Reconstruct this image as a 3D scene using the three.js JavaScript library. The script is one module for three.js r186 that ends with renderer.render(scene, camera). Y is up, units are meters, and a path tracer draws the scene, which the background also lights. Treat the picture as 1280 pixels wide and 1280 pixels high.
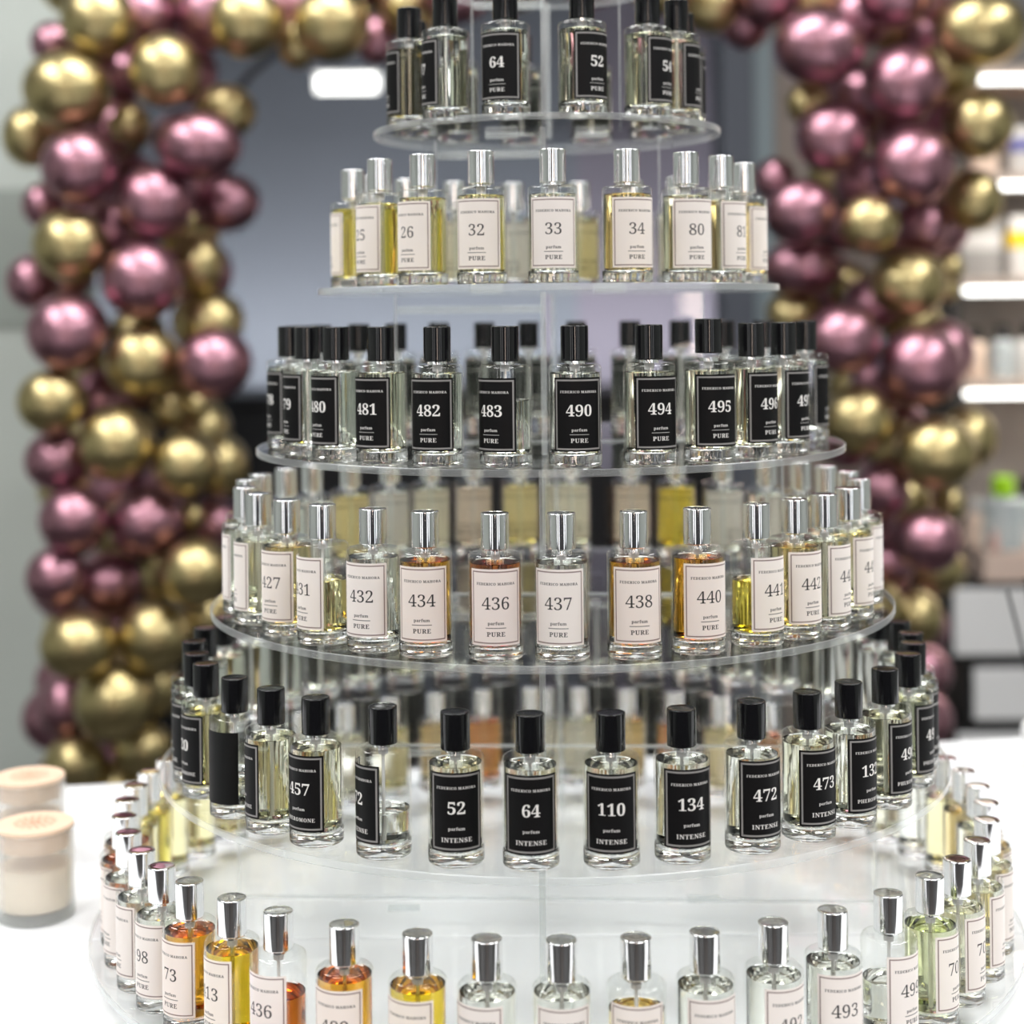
import * as THREE from 'three';
import { RoundedBoxGeometry } from 'three/addons/geometries/RoundedBoxGeometry.js';
import { RectAreaLightUniformsLib } from 'three/addons/lights/RectAreaLightUniformsLib.js';
import { mergeGeometries } from 'three/addons/utils/BufferGeometryUtils.js';

// ---------- camera, light level ----------
// the display stand's axis is the origin; y = 0 is the shop floor, the white table top is at 0.90 m
const scene = new THREE.Scene();
const EYE = 1.3885;
const camera = new THREE.PerspectiveCamera(2 * Math.atan(640 / 2080) * 180 / Math.PI, 1, 0.05, 60);
camera.position.set(-0.0291, EYE, 1.33);
camera.rotation.set(0, 0, -0.0103);
camera.setViewOffset(1280, 1280, 0, 252, 1280, 1280);   // shifted lens: the camera looks level
camera.focus = 1.1;
camera.userData.fStop = 3.6;

const renderer = new THREE.WebGLRenderer({ antialias: true });
renderer.toneMapping = THREE.LinearToneMapping;
renderer.toneMappingExposure = 1.0;
renderer.shadowMap.enabled = true;
RectAreaLightUniformsLib.init();
scene.background = new THREE.Color(0x000000);

const CEILING = 2.9;
// ceiling panels: x, z, width, depth, radiance
const PANELS = [
  [-1.1, 1.5, 1.2, 0.6, 14], [1.0, 1.3, 1.2, 0.6, 14], [-0.1, -0.75, 1.2, 0.5, 13],
  [-1.5, -0.2, 0.6, 1.2, 12], [1.6, -0.2, 0.6, 1.2, 12],
];

// ---------- helpers ----------
let seed = 7;
const rnd = () => { seed = (seed * 1664525 + 1013904223) % 4294967296; return seed / 4294967296; };
const rr = (a, b) => a + (b - a) * rnd();
const D = Math.PI / 180;
const used = {};
function numbered(name) {
  used[name] = (used[name] ?? -1) + 1;
  return used[name] ? name + '_' + String(used[name]).padStart(3, '0') : name;
}
function thing(name, label, category, group, pos = [0, 0, 0], turn = 0) {
  const o = new THREE.Group();
  o.name = numbered(name); o.position.set(...pos); o.rotation.y = turn;
  o.userData = { label, category };
  if (group) o.userData.group = group;
  scene.add(o);
  return o;
}
function part(name, geo, mat, parent, pos, label) {
  const m = new THREE.Mesh(geo, mat);
  m.name = name; m.castShadow = m.receiveShadow = true;
  if (pos) m.position.set(...pos);
  if (label) m.userData.label = label;
  parent.add(m);
  return m;
}
function struct(name, geo, mat, pos, label) {
  const m = part(name, geo, mat, scene, pos);
  m.userData = { kind: 'structure', label };
  return m;
}
const box = (w, h, d) => new THREE.BoxGeometry(w, h, d);
const rbox = (w, h, d, r = 0.004) => new RoundedBoxGeometry(w, h, d, 2, Math.min(r, w / 2.1, h / 2.1, d / 2.1));
const lathe = (pts, seg = 40) => new THREE.LatheGeometry(pts.map(([x, y]) => new THREE.Vector2(x, y)), seg);
function tube(pts, r, seg = 24, rad = 8) {
  return new THREE.TubeGeometry(new THREE.CatmullRomCurve3(pts.map((p) => new THREE.Vector3(...p))), seg, r, rad, false);
}
// a turned profile with hard corners: every segment keeps its own normals
function turned(pts, seg = 40) {
  const gs = [];
  for (let i = 0; i < pts.length - 1; i++) gs.push(lathe([pts[i], pts[i + 1]], seg));
  return mergeGeometries(gs);
}
const lin = (r, g, b) => new THREE.Color().setRGB(r, g, b);
const mat = (color, roughness = 0.6, metalness = 0, extra = {}) => new THREE.MeshPhysicalMaterial({ color, roughness, metalness, ...extra });

// fine grain as a texture: value noise over a few octaves
function noiseTexture(size, base, amp, repeatX = 1, repeatY = 1, stretch = 1) {
  const c = new Float32Array(size * size * 4);
  const g = (n) => { const a = new Float32Array(n * n); for (let i = 0; i < a.length; i++) a[i] = rnd(); return a; };
  const oct = [[8, 0.5], [32, 0.3], [128, 0.2]].map(([n, w]) => [n, w, g(n)]);
  for (let y = 0; y < size; y++) for (let x = 0; x < size; x++) {
    let v = 0;
    for (const [n, w, a] of oct) {
      const fx = x / size * n, fy = (y / size * n * stretch) % n, x0 = Math.floor(fx), y0 = Math.floor(fy), tx = fx - x0, ty = fy - y0;
      const at = (i, j) => a[(j % n) * n + (i % n)];
      v += w * ((at(x0, y0) * (1 - tx) + at(x0 + 1, y0) * tx) * (1 - ty) + (at(x0, y0 + 1) * (1 - tx) + at(x0 + 1, y0 + 1) * tx) * ty);
    }
    const k = 1 + (v - 0.5) * amp, i = (y * size + x) * 4;
    for (let q = 0; q < 3; q++) c[i + q] = base[q] * k;
    c[i + 3] = 1;
  }
  const t = new THREE.DataTexture(c, size, size, THREE.RGBAFormat, THREE.FloatType);
  t.wrapS = t.wrapT = THREE.RepeatWrapping; t.repeat.set(repeatX, repeatY); t.magFilter = THREE.LinearFilter; t.needsUpdate = true;
  return t;
}

// ---------- materials ----------
const M = {
  acrylic: new THREE.MeshPhysicalMaterial({ color: lin(0.99, 0.995, 0.993), roughness: 0, transmission: 1, thickness: 0, ior: 1.45 }),
  acrylicEdge: new THREE.MeshPhysicalMaterial({ color: lin(0.93, 0.95, 0.95), roughness: 0.28, transmission: 0.86, thickness: 0, ior: 1.49 }),
  shell: new THREE.MeshPhysicalMaterial({ color: lin(0.97, 0.98, 0.975), roughness: 0, transmission: 1, thickness: 0, ior: 1.5 }),
  glass: new THREE.MeshPhysicalMaterial({ color: lin(1, 1, 1), roughness: 0, transmission: 1, thickness: 0.01, ior: 1.5 }),
  chrome: mat(lin(0.88, 0.88, 0.89), 0.07, 1),
  blackCap: mat(lin(0.006, 0.006, 0.007), 0.08),
  tube: mat(lin(0.78, 0.78, 0.76), 0.35),
  plainBlack: mat(lin(0.006, 0.006, 0.006), 0.5, 0, { specularIntensity: 0.35 }),
  gold: mat(lin(0.49, 0.40, 0.20), 0.34, 1),
  mauve: mat(lin(0.39, 0.20, 0.245), 0.34, 1),
  tableTop: mat(lin(0.86, 0.87, 0.88), 0.3),
  tableEdge: mat(lin(0.02, 0.02, 0.02), 0.5),
  steel: mat(lin(0.5, 0.5, 0.52), 0.35, 1),
  black: mat(lin(0.012, 0.012, 0.014), 0.5),
  white: mat(lin(0.8, 0.8, 0.8), 0.5),
  diffuser: mat(lin(0.9, 0.9, 0.9), 0.5, 0, { emissive: lin(1, 1, 1), emissiveIntensity: 3 }),
  led: mat(lin(0.9, 0.9, 0.88), 0.5, 0, { emissive: lin(1, 1, 0.96), emissiveIntensity: 4 }),
};
const LIQUIDS = {   // colour of light after the given metres of liquid
  clear: ['clear', [0.955, 0.965, 0.88], 0.05], pale: ['pale yellow', [0.95, 0.93, 0.70], 0.05], straw: ['straw yellow', [0.97, 0.86, 0.38], 0.05],
  lemon: ['bright yellow', [0.98, 0.80, 0.06], 0.045], gold: ['golden yellow', [0.97, 0.68, 0.03], 0.035], honey: ['honey-coloured', [0.95, 0.74, 0.30], 0.04],
  amber: ['amber orange', [0.92, 0.45, 0.04], 0.034], brandy: ['dark red-brown', [0.66, 0.20, 0.03], 0.03], lime: ['pale green', [0.88, 0.93, 0.52], 0.045],
  peach: ['peach', [0.95, 0.84, 0.68], 0.045], smoke: ['dark smoky', [0.36, 0.32, 0.20], 0.03], smoke2: ['clear', [0.9, 0.9, 0.76], 0.05],
};
for (const k in LIQUIDS) {
  const [, c, dist] = LIQUIDS[k];
  M['liquid_' + k] = new THREE.MeshPhysicalMaterial({ color: lin(1, 1, 1), roughness: 0, transmission: 1, thickness: 0.03, ior: 1.36, attenuationColor: lin(...c), attenuationDistance: dist });
}

// ---------- room ----------
const wallTex = noiseTexture(256, [1, 1, 1], 0.06, 3, 2);
M.wallBlue = mat(lin(0.15, 0.165, 0.195), 0.75, 0, { map: wallTex });
M.wallMauve = mat(lin(0.175, 0.16, 0.20), 0.75, 0, { map: wallTex });
M.wallPale = mat(lin(0.52, 0.56, 0.52), 0.7, 0, { map: wallTex });
M.wallBand = mat(lin(0.30, 0.33, 0.30), 0.55, 0, { map: wallTex });
M.wallDark = mat(lin(0.06, 0.062, 0.07), 0.7);
M.floor = mat(lin(0.055, 0.053, 0.052), 0.4, 0, { map: noiseTexture(256, [1, 1, 1], 0.25, 8, 8) });
M.ceiling = mat(lin(0.42, 0.43, 0.45), 0.8, 0, { map: noiseTexture(128, [1, 1, 1], 0.08, 6, 6) });
struct('floor', box(7.2, 0.1, 9.8), M.floor, [0, -0.05, -0.5], 'dark grey shop floor');
struct('ceiling', box(7.2, 0.1, 9.8), M.ceiling, [0, CEILING + 0.05, -0.5], 'grey shop ceiling');
struct('wall_back', box(3.9, CEILING, 0.1), M.wallBlue, [-1.75, CEILING / 2, -4.55], 'blue-grey wall behind the balloon arch');
struct('wall_back_001', box(3.3, CEILING, 0.1), M.wallMauve, [1.85, CEILING / 2, -4.55], 'mauve-grey wall behind the balloon arch');
struct('wall_left', box(0.1, CEILING, 9.8), M.wallPale, [-3.6, CEILING / 2, -0.5], 'pale side wall of the shop');
struct('wall_right', box(0.1, CEILING, 9.8), M.wallPale, [3.6, CEILING / 2, -0.5], 'pale side wall of the shop on the shelf side');
struct('wall_front', box(7.2, CEILING, 0.1), M.wallDark, [0, CEILING / 2, 4.35], 'dark shop front behind the viewer');
{ // pale partition behind the left column of balloons
  const w = struct('wall_left_partition', box(1.75, CEILING, 0.12), M.wallPale, [-1.745, CEILING / 2, -1.98], 'pale grey-green partition wall beside the balloons');
  part('inset_panel', box(0.9, 0.27, 0.01), M.wallBand, w, [0.42, 1.5 - CEILING / 2, 0.062], 'darker green-grey inset panel');
}
{ // column and door jamb seen right of the stand
  struct('wall_right_column', box(0.075, CEILING, 0.2), mat(lin(0.09, 0.10, 0.125), 0.6), [0.52, CEILING / 2, -2.78], 'narrow slate column');
  struct('trim_1', box(0.05, CEILING, 0.12), mat(lin(0.22, 0.27, 0.29), 0.5), [0.585, CEILING / 2, -2.76], 'grey-teal door jamb');
  struct('trim_2', box(0.25, CEILING, 0.12), mat(lin(0.26, 0.21, 0.18), 0.6), [0.735, CEILING / 2, -2.78], 'brown-grey wall panel beside the jamb');
}
// lit shop windows across the aisle, behind the viewer (mirrored in caps and balloons)
function litWindow(n, x, w, y0, y1, color, radiance, label) {
  const o = new THREE.Group(); o.name = 'window_' + n; o.userData = { kind: 'structure', label }; scene.add(o);
  o.position.set(x, (y0 + y1) / 2, 4.28);
  const h = y1 - y0;
  part('pane', box(w, h, 0.01), mat(lin(0.8, 0.8, 0.8), 0.4, 0, { emissive: lin(...color), emissiveIntensity: radiance * 0.4 }), o, [0, 0, 0]);
  for (const s of [-1, 1]) { part('window_frame', box(0.05, h + 0.1, 0.05), M.black, o, [s * (w / 2 + 0.025), 0, 0]); part('window_frame', box(w + 0.1, 0.05, 0.05), M.black, o, [0, s * (h / 2 + 0.025), 0]); }
  const l = new THREE.RectAreaLight(lin(...color), radiance, w, h);
  l.position.set(0, 0, -0.03); o.add(l); l.name = 'window_light';
}
litWindow(1, -2.75, 0.6, 0.5, 2.5, [1, 1, 1], 1.4, 'lit shop window across the aisle, beside the side wall');
litWindow(2, -1.45, 0.4, 0.5, 2.5, [1, 1, 1], 1.4, 'lit shop window across the aisle, between two dark piers');
litWindow(3, 0.2, 0.22, 0.9, 2.4, [1, 0.82, 0.7], 10, 'narrow warm lit doorway across the aisle');
litWindow(4, 1.5, 0.4, 0.5, 2.5, [0.95, 0.98, 1], 1.4, 'lit shop window across the aisle, past the warm doorway');
litWindow(5, 2.8, 0.6, 0.5, 2.5, [0.95, 0.98, 1], 1.4, 'lit shop window across the aisle, on the shelf side');

PANELS.forEach(([x, z, w, d, e]) => {
  const o = thing('ceiling_light', 'square-edged white ceiling light panel above the shop', 'light', 'ceiling light panels', [x, CEILING, z]);
  part('frame', mergeGeometries([box(w + 0.04, 0.03, 0.02).translate(0, -0.015, d / 2 + 0.01), box(w + 0.04, 0.03, 0.02).translate(0, -0.015, -d / 2 - 0.01),
    box(0.02, 0.03, d).translate(w / 2 + 0.01, -0.015, 0), box(0.02, 0.03, d).translate(-w / 2 - 0.01, -0.015, 0)]), M.white, o);
  part('diffuser', box(w, 0.01, d), M.diffuser, o, [0, -0.01, 0]);
  const l = new THREE.RectAreaLight(0xffffff, e, w, d);
  l.position.set(0, -0.02, 0); l.rotation.x = -Math.PI / 2; l.name = 'panel_light'; o.add(l);
});

// ---------- tables ----------
const TABLE = 0.9;
function table(name, label, corners) {
  const o = thing(name, label, 'table', 'white tables');
  const s = new THREE.Shape(corners.map(([x, z]) => new THREE.Vector2(x, -z)));
  const g = new THREE.ExtrudeGeometry(s, { depth: 0.036, bevelEnabled: true, bevelThickness: 0.002, bevelSize: 0.002, bevelOffset: -0.002, bevelSegments: 2 });
  g.rotateX(-Math.PI / 2);
  part('tabletop', g, M.tableTop, o, [0, TABLE - 0.038, 0]);
  const cx = corners.reduce((a, c) => a + c[0], 0) / 4, cz = corners.reduce((a, c) => a + c[1], 0) / 4;
  for (const [x, z] of corners) part('leg', box(0.045, TABLE - 0.04, 0.045), M.tableEdge, o, [x + (cx - x) * 0.12, (TABLE - 0.04) / 2, z + (cz - z) * 0.12]);
  return o;
}
table('display_table', 'glossy white table carrying the front half of the bottle stand', [[-1.15, 0.024], [1.15, 0.041], [1.15, 0.45], [-1.15, 0.45]]);
table('display_table', 'glossy white table carrying the candles and the back of the stand', [[-1.15, 0.0225], [-1.15, -0.30], [1.15, -0.64], [1.15, 0.0395]]);

// ---------- tiered acrylic stand ----------
const TIER = [   // shelf height (top face), radius, half width of the upright under it
  { y: EYE + 0.2615, r: 0.093, hw: 0.0595 }, { y: EYE + 0.142, r: 0.138, hw: 0.09 }, { y: EYE + 0.0185, r: 0.1825, hw: 0.1235 },
  { y: EYE - 0.1055, r: 0.232, hw: 0.185 }, { y: EYE - 0.2275, r: 0.2682, hw: 0.215 }, { y: EYE - 0.349, r: 0.308, hw: 0.255 }, { y: EYE - 0.4715, r: 0.361, hw: 0.30 },
];
const THICK = 0.005;
{
  const o = thing('tiered_display_stand', 'clear acrylic stand of stacked round shelves holding the perfume bottles', 'display stand', null, [0, TABLE, 0]);
  const shelfNames = ['top', 'sixth', 'fifth', 'fourth', 'third', 'second', 'lowest'];
  TIER.forEach((t, i) => {
    const y = t.y - TABLE;
    const disc = part('shelf', new THREE.CircleGeometry(t.r - 0.0012, 96).rotateX(-Math.PI / 2).translate(0, -0.0001, 0), M.acrylic, o, [0, y, 0], 'clear round acrylic shelf');
    part('rim', turned([[t.r - 0.0012, 0], [t.r - 0.0004, 0], [t.r, -0.0005], [t.r, -THICK + 0.0005], [t.r - 0.0004, -THICK], [t.r - 0.0012, -THICK]], 128), M.acrylicEdge, disc, null, 'milky cut edge');
    for (const s of [-1, 1]) part('slot_tab', rbox(0.026, 0.0048, 0.0046, 0.0006), M.acrylicEdge, disc, [s * t.hw * 0.4, -THICK / 2, -s * t.hw * 0.4 * Math.sin(3 * D)]);
    // crossed uprights down to the next shelf (or to the table)
    const low = i < TIER.length - 1 ? TIER[i + 1].y - TABLE : 0, top = y - THICK, h = top - low;
    for (const q of [0, 1]) {
      const up = part('upright', new THREE.PlaneGeometry(2 * t.hw - 0.002, h - 0.001), M.acrylic, o, [0, low + h / 2, 0], 'clear acrylic upright plate');
      up.rotation.y = (q ? 90 : 0) * D - 3 * D;
      for (const s of [-1, 1]) {
        part('plate_edge', box(0.0012, h - 0.0006, 0.0042), M.acrylicEdge, up, [s * (t.hw - 0.0006), 0, 0]);
        if (s < 0 && i > 1 && i < 6 && !q) part('plate_edge', box(2 * t.hw - 0.003, 0.0012, 0.0042), M.acrylicEdge, up, [0, s * (h / 2 - 0.0008), 0]);
      }
      if (!q && i < 5) part('cross_rail', rbox(t.hw - 0.004, 0.006, 0.005, 0.0006), M.acrylicEdge, up, [-t.hw / 2, h / 2 - 0.0125, 0], 'milky acrylic rail');
    }
  });
}

// ---------- perfume bottles ----------
const R = 0.018, SHOULDER = 0.0692;
const arc = (cx, cy, r, a0, a1, n) => Array.from({ length: n + 1 }, (_, i) => { const a = (a0 + (a1 - a0) * i / n) * D; return [cx + r * Math.cos(a), cy + r * Math.sin(a)]; });
const G = {
  shell: lathe([[R, 0.009], [R, 0.03], [R, 0.05], ...arc(R - 0.0034, SHOULDER - 0.0034, 0.0034, 0, 90, 7), [0.011, SHOULDER], [0.0068, SHOULDER]], 48),
  base: turned([[0, 0.0022], [0.010, 0.0009], [0.0145, 0.0002], [R - 0.0012, 0.0002], [R - 0.0003, 0.001], [R, 0.0022], [R, 0.009], [R - 0.0012, 0.009], [R - 0.0022, 0.0082], [0.011, 0.0072], [0, 0.0068]], 48),
  neck: turned([[0.0068, SHOULDER], [0.0068, 0.0715], [0.0, 0.0715]], 24),
  cap: lathe([[0, 0.071], [0.0086, 0.071], [0.0093, 0.0713], [0.0094, 0.0719], [0.0094, 0.08], [0.0094, 0.088], ...arc(0.0086, 0.0942, 0.0008, 0, 90, 4), [0.0081, 0.095], [0.0077, 0.0947], [0.004, 0.0947], [0, 0.0947]], 40),
  tube: lathe([[0.0011, 0.0095], [0.0011, 0.0695]], 10),
  pump: turned([[0, 0.0642], [0.0032, 0.0642], [0.0036, 0.0692]], 16),
};
const LIQUID_BOTTOM = 0.0092;
const liquidGeo = {};
function liquidOf(fill) {
  const top = LIQUID_BOTTOM + fill * (0.0672 - LIQUID_BOTTOM), r = R - 0.0013;
  return liquidGeo[fill] ??= turned([[0, LIQUID_BOTTOM - 0.0018], [0.011, LIQUID_BOTTOM - 0.0014], [r - 0.0015, LIQUID_BOTTOM], [r, LIQUID_BOTTOM + 0.0012], [r, top], [r - 0.0009, top - 0.0006], [0, top - 0.0007]], 48);
}
// [tier, degrees round the shelf, degrees the label faces, number, line, liquid, fill]
const BOTTLES = [
  [1, -170, -162, '', 'PURE', 'clear', 0.93], [1, -138.5, -146, '', 'PURE', 'pale', 0.93], [1, -106.9, -119, '', 'PURE', 'pale', 0.93],
  [1, -75.4, -77, '', 'PURE', 'smoke', 0.9], [1, -44, -73, '97', 'PURE', 'clear', 0.93], [1, -16.7, -22, '64', 'PURE', 'clear', 0.93],
  [1, 12.7, 36, '52', 'PURE', 'pale', 0.93], [1, 42.3, 51, '54', 'PURE', 'pale', 0.93], [1, 63.8, 66, '', 'PURE', 'pale', 0.93],
  [1, 95.3, 100, '', 'PURE', 'pale', 0.93], [1, 126.9, 128, '', 'PURE', 'clear', 0.93], [1, 158.4, 168, '', 'PURE', 'pale', 0.93],
  [2, -169.9, -168, '', 'PURE', 'clear', 0.93], [2, -149.6, -163, '', 'PURE', 'pale', 0.93], [2, -129.9, -138, '', 'PURE', 'pale', 0.93],
  [2, -110.5, -117, '', 'PURE', 'pale', 0.93], [2, -91.1, -80, '', 'PURE', 'lemon', 0.93], [2, -54.5, -53, '25', 'PURE', 'straw', 0.9],
  [2, -36.7, -38, '26', 'PURE', 'straw', 0.93], [2, -18.8, -11, '32', 'PURE', 'straw', 0.93], [2, 0.2, -1, '33', 'PURE', 'clear', 0.93],
  [2, 20.1, 19, '34', 'PURE', 'honey', 0.93], [2, 39.2, 19, '80', 'PURE', 'pale', 0.93], [2, 55.3, 50, '81', 'PURE', 'pale', 0.9],
  [2, 82.1, 64, '', 'PURE', 'honey', 0.93], [2, 110.9, 100, '', 'PURE', 'pale', 0.93], [2, 132.7, 132, '', 'PURE', 'pale', 0.93],
  [2, 150, 143, '', 'PURE', 'pale', 0.93], [2, 168.2, 169, '', 'PURE', 'straw', 0.93],
  [3, -176, 170, '', 'PURE', 'clear', 0.93], [3, -164.5, -154, '', 'PURE', 'clear', 0.93], [3, -152.1, -160, '', 'PURE', 'clear', 0.93],
  [3, -139.6, -148, '', 'PURE', 'clear', 0.93], [3, -127.1, -114, '', 'PURE', 'clear', 0.93], [3, -111.1, -101, '', 'PURE', 'clear', 0.93],
  [3, -96.8, -103, '', 'PURE', 'clear', 0.93], [3, -82.4, -68, '478', 'PURE', 'clear', 0.93], [3, -62, -65, '479', 'PURE', 'clear', 0.93],
  [3, -49.5, -48, '480', 'PURE', 'clear', 0.93], [3, -36.2, -34, '481', 'PURE', 'pale', 0.93], [3, -23.2, -20, '482', 'PURE', 'clear', 0.93],
  [3, -9.6, -35, '483', 'PURE', 'clear', 0.62], [3, 3.6, 7, '490', 'PURE', 'clear', 0.93], [3, 18.2, 21, '494', 'PURE', 'pale', 0.93],
  [3, 31.5, 20, '495', 'PURE', 'pale', 0.93], [3, 43.2, 41, '496', 'PURE', 'pale', 0.93], [3, 55.2, 52, '497', 'PURE', 'clear', 0.93],
  [3, 90.3, 68, '', 'PURE', 'clear', 0.93], [3, 115.2, 106, '', 'PURE', 'clear', 0.93], [3, 130, 138, '', 'PURE', 'clear', 0.93],
  [3, 143.6, 133, '', 'PURE', 'clear', 0.93], [3, 157.6, 161, '', 'PURE', 'clear', 0.93], [3, 171.7, 161, '', 'PURE', 'clear', 0.93],
  [4, -174.4, 180, '', 'PURE', 'straw', 0.93], [4, -163.8, -168, '', 'PURE', 'peach', 0.93], [4, -153.8, -163, '', 'PURE', 'pale', 0.93],
  [4, -143.8, -154, '', 'PURE', 'clear', 0.93], [4, -133.2, -145, '', 'PURE', 'straw', 0.93], [4, -121.6, -127, '', 'PURE', 'clear', 0.93],
  [4, -112.2, -109, '', 'PURE', 'clear', 0.9], [4, -99.9, -114, '', 'PURE', 'clear', 0.93], [4, -89.6, -85, '', 'PURE', 'clear', 0.93],
  [4, -76.1, -89, '', 'PURE', 'clear', 0.93], [4, -64.4, -74, '', 'PURE', 'pale', 0.9], [4, -52.2, -37, '427', 'PURE', 'honey', 0.93],
  [4, -42.1, -51, '431', 'PURE', 'straw', 0.6], [4, -31.1, -24, '432', 'PURE', 'clear', 0.93], [4, -21.5, -6, '434', 'PURE', 'amber', 0.93],
  [4, -10, 1, '436', 'PURE', 'brandy', 0.93], [4, 0.4, -10, '437', 'PURE', 'clear', 0.93], [4, 11.8, 7, '438', 'PURE', 'amber', 0.93],
  [4, 22.6, 21, '440', 'PURE', 'amber', 0.93], [4, 34.1, 38, '441', 'PURE', 'lemon', 0.6], [4, 43.2, 35, '442', 'PURE', 'honey', 0.93],
  [4, 52.5, 55, '443', 'PURE', 'pale', 0.93], [4, 63.6, 58, '445', 'PURE', 'straw', 0.93], [4, 79.5, 75, '', 'PURE', 'clear', 0.93],
  [4, 93.9, 107, '', 'PURE', 'pale', 0.93], [4, 105.5, 107, '', 'PURE', 'pale', 0.93], [4, 115.5, 120, '', 'PURE', 'pale', 0.93],
  [4, 126.2, 118, '', 'PURE', 'clear', 0.93], [4, 138.3, 151, '', 'PURE', 'clear', 0.93], [4, 150, 155, '', 'PURE', 'lemon', 0.93],
  [4, 160.4, 173, '', 'PURE', 'peach', 0.93], [4, 174.1, -175, '', 'PURE', 'pale', 0.93],
  [5, -170.8, -162, '', 'PURE', 'clear', 0.93], [5, -161.2, -162, '', 'PURE', 'clear', 0.93], [5, -151.6, -151, '', 'PURE', 'pale', 0.93],
  [5, -142, -131, '', 'PURE', 'clear', 0.93], [5, -132.4, -139, '', 'PURE', 'clear', 0.93], [5, -122.8, -124, '', 'PURE', 'clear', 0.93],
  [5, -113.2, -111, '', 'PURE', 'clear', 0.93], [5, -103.6, -96, '', 'PURE', 'pale', 0.93], [5, -94, -98, '', 'INTENSE', 'clear', 0.93],
  [5, -82.6, -88, '', 'INTENSE', 'clear', 0.93], [5, -72.7, -75, '', 'INTENSE', 'clear', 0.93], [5, -64.8, -56, '20', 'PHEROMONE', 'straw', 0.9],
  [5, -53.4, -42, '#', '', 'clear', 0.35], [5, -44, -78, '', 'PHEROMONE', 'pale', 0.93], [5, -35.1, -36, '457', 'PHEROMONE', 'pale', 0.93],
  [5, -24.2, -62, '72', 'INTENSE', 'clear', 0.35], [5, -14, 3, '52', 'INTENSE', 'pale', 0.93], [5, -4.2, 0, '64', 'INTENSE', 'clear', 0.93],
  [5, 6.2, -3, '110', 'INTENSE', 'smoke2', 0.93], [5, 15.7, 14, '134', 'INTENSE', 'clear', 0.93], [5, 26, 23, '472', 'INTENSE', 'clear', 0.9],
  [5, 35.6, 30, '473', 'INTENSE', 'pale', 0.93], [5, 44.4, 44, '132', 'PHEROMONE', 'clear', 0.93], [5, 55, 52, '490', 'PHEROMONE', 'pale', 0.93],
  [5, 66.8, 60, '499', 'PHEROMONE', 'pale', 0.93], [5, 75.4, 71, '', 'PHEROMONE', 'clear', 0.93], [5, 83.3, 81, '', 'INTENSE', 'clear', 0.93],
  [5, 93.1, 94, '', 'INTENSE', 'clear', 0.93], [5, 102.7, 100, '', 'PURE', 'clear', 0.93], [5, 112.3, 109, '', 'PURE', 'clear', 0.93],
  [5, 121.9, 131, '', 'PURE', 'clear', 0.93], [5, 131.5, 130, '', 'PURE', 'clear', 0.93], [5, 141.1, 147, '', 'PURE', 'clear', 0.93],
  [5, 150.7, 154, '', 'PURE', 'clear', 0.93], [5, 160.3, 173, '', 'PURE', 'pale', 0.93], [5, 169.9, 159, '', 'PURE', 'clear', 0.93],
  [5, 179.5, 172, '', 'PURE', 'clear', 0.93],
  [6, -177.6, -164, '', 'PURE', 'honey', 0.93], [6, -169.3, -168, '', 'PURE', 'amber', 0.93], [6, -161.1, -171, '', 'PURE', 'honey', 0.93],
  [6, -152.9, -142, '', 'PURE', 'straw', 0.93], [6, -144.6, -147, '', 'PURE', 'pale', 0.93], [6, -136.4, -146, '', 'PURE', 'straw', 0.93],
  [6, -128.2, -132, '', 'PURE', 'honey', 0.93], [6, -119.9, -132, '', 'PURE', 'straw', 0.93], [6, -111.7, -114, '', 'PURE', 'straw', 0.93],
  [6, -103.5, -114, '', 'PURE', 'straw', 0.93], [6, -96.9, -85, '', 'PURE', 'lemon', 0.93], [6, -90.2, -87, '', 'PURE', 'straw', 0.93],
  [6, -83.6, -93, '', 'PURE', 'amber', 0.93], [6, -76.4, -76, '', 'PURE', 'amber', 0.93], [6, -69.2, -56, '', 'PURE', 'clear', 0.93],
  [6, -61.5, -62, '', 'PURE', 'clear', 0.93], [6, -54.6, -39, '98', 'PURE', 'clear', 0.93], [6, -47.8, -37, '73', 'PURE', 'amber', 0.93],
  [6, -39.8, -50, '413', 'PURE', 'gold', 0.93], [6, -32.7, -35, '436', 'PURE', 'brandy', 0.6], [6, -24.1, -16, '489', 'PURE', 'amber', 0.95],
  [6, -15.7, -24, '', 'PURE', 'gold', 0.95], [6, -8.3, -26, '', 'PURE', 'clear', 0.93], [6, -0.6, 3, '', 'PURE', 'clear', 0.95], [6, 7.1, -2, '', 'PURE', 'honey', 0.75],
  [6, 14.5, 15, '', 'PURE', 'clear', 0.93], [6, 22.4, 31, '492', 'PURE', 'clear', 0.93], [6, 30.1, 15, '493', 'PURE', 'clear', 0.93],
  [6, 38.7, 41, '499', 'PURE', 'clear', 0.55], [6, 46.8, 54, '707', 'PURE', 'lime', 0.93], [6, 54, 58, '708', 'PURE', 'pale', 0.93],
  [6, 62.1, 68, '', 'PURE', 'pale', 0.93], [6, 70.8, 59, '', 'PURE', 'pale', 0.93], [6, 78.4, 81, '', 'PURE', 'honey', 0.93], [6, 86, 98, '', 'PURE', 'pale', 0.93],
  [6, 93.4, 80, '', 'PURE', 'honey', 0.93], [6, 100.1, 107, '', 'PURE', 'straw', 0.93], [6, 108.3, 104, '', 'PURE', 'clear', 0.93],
  [6, 116.5, 110, '', 'PURE', 'pale', 0.93], [6, 124.8, 129, '', 'PURE', 'amber', 0.93], [6, 133, 123, '', 'PURE', 'amber', 0.93],
  [6, 141.2, 155, '', 'PURE', 'amber', 0.93], [6, 149.5, 153, '', 'PURE', 'straw', 0.93], [6, 157.7, 166, '', 'PURE', 'amber', 0.93],
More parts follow.
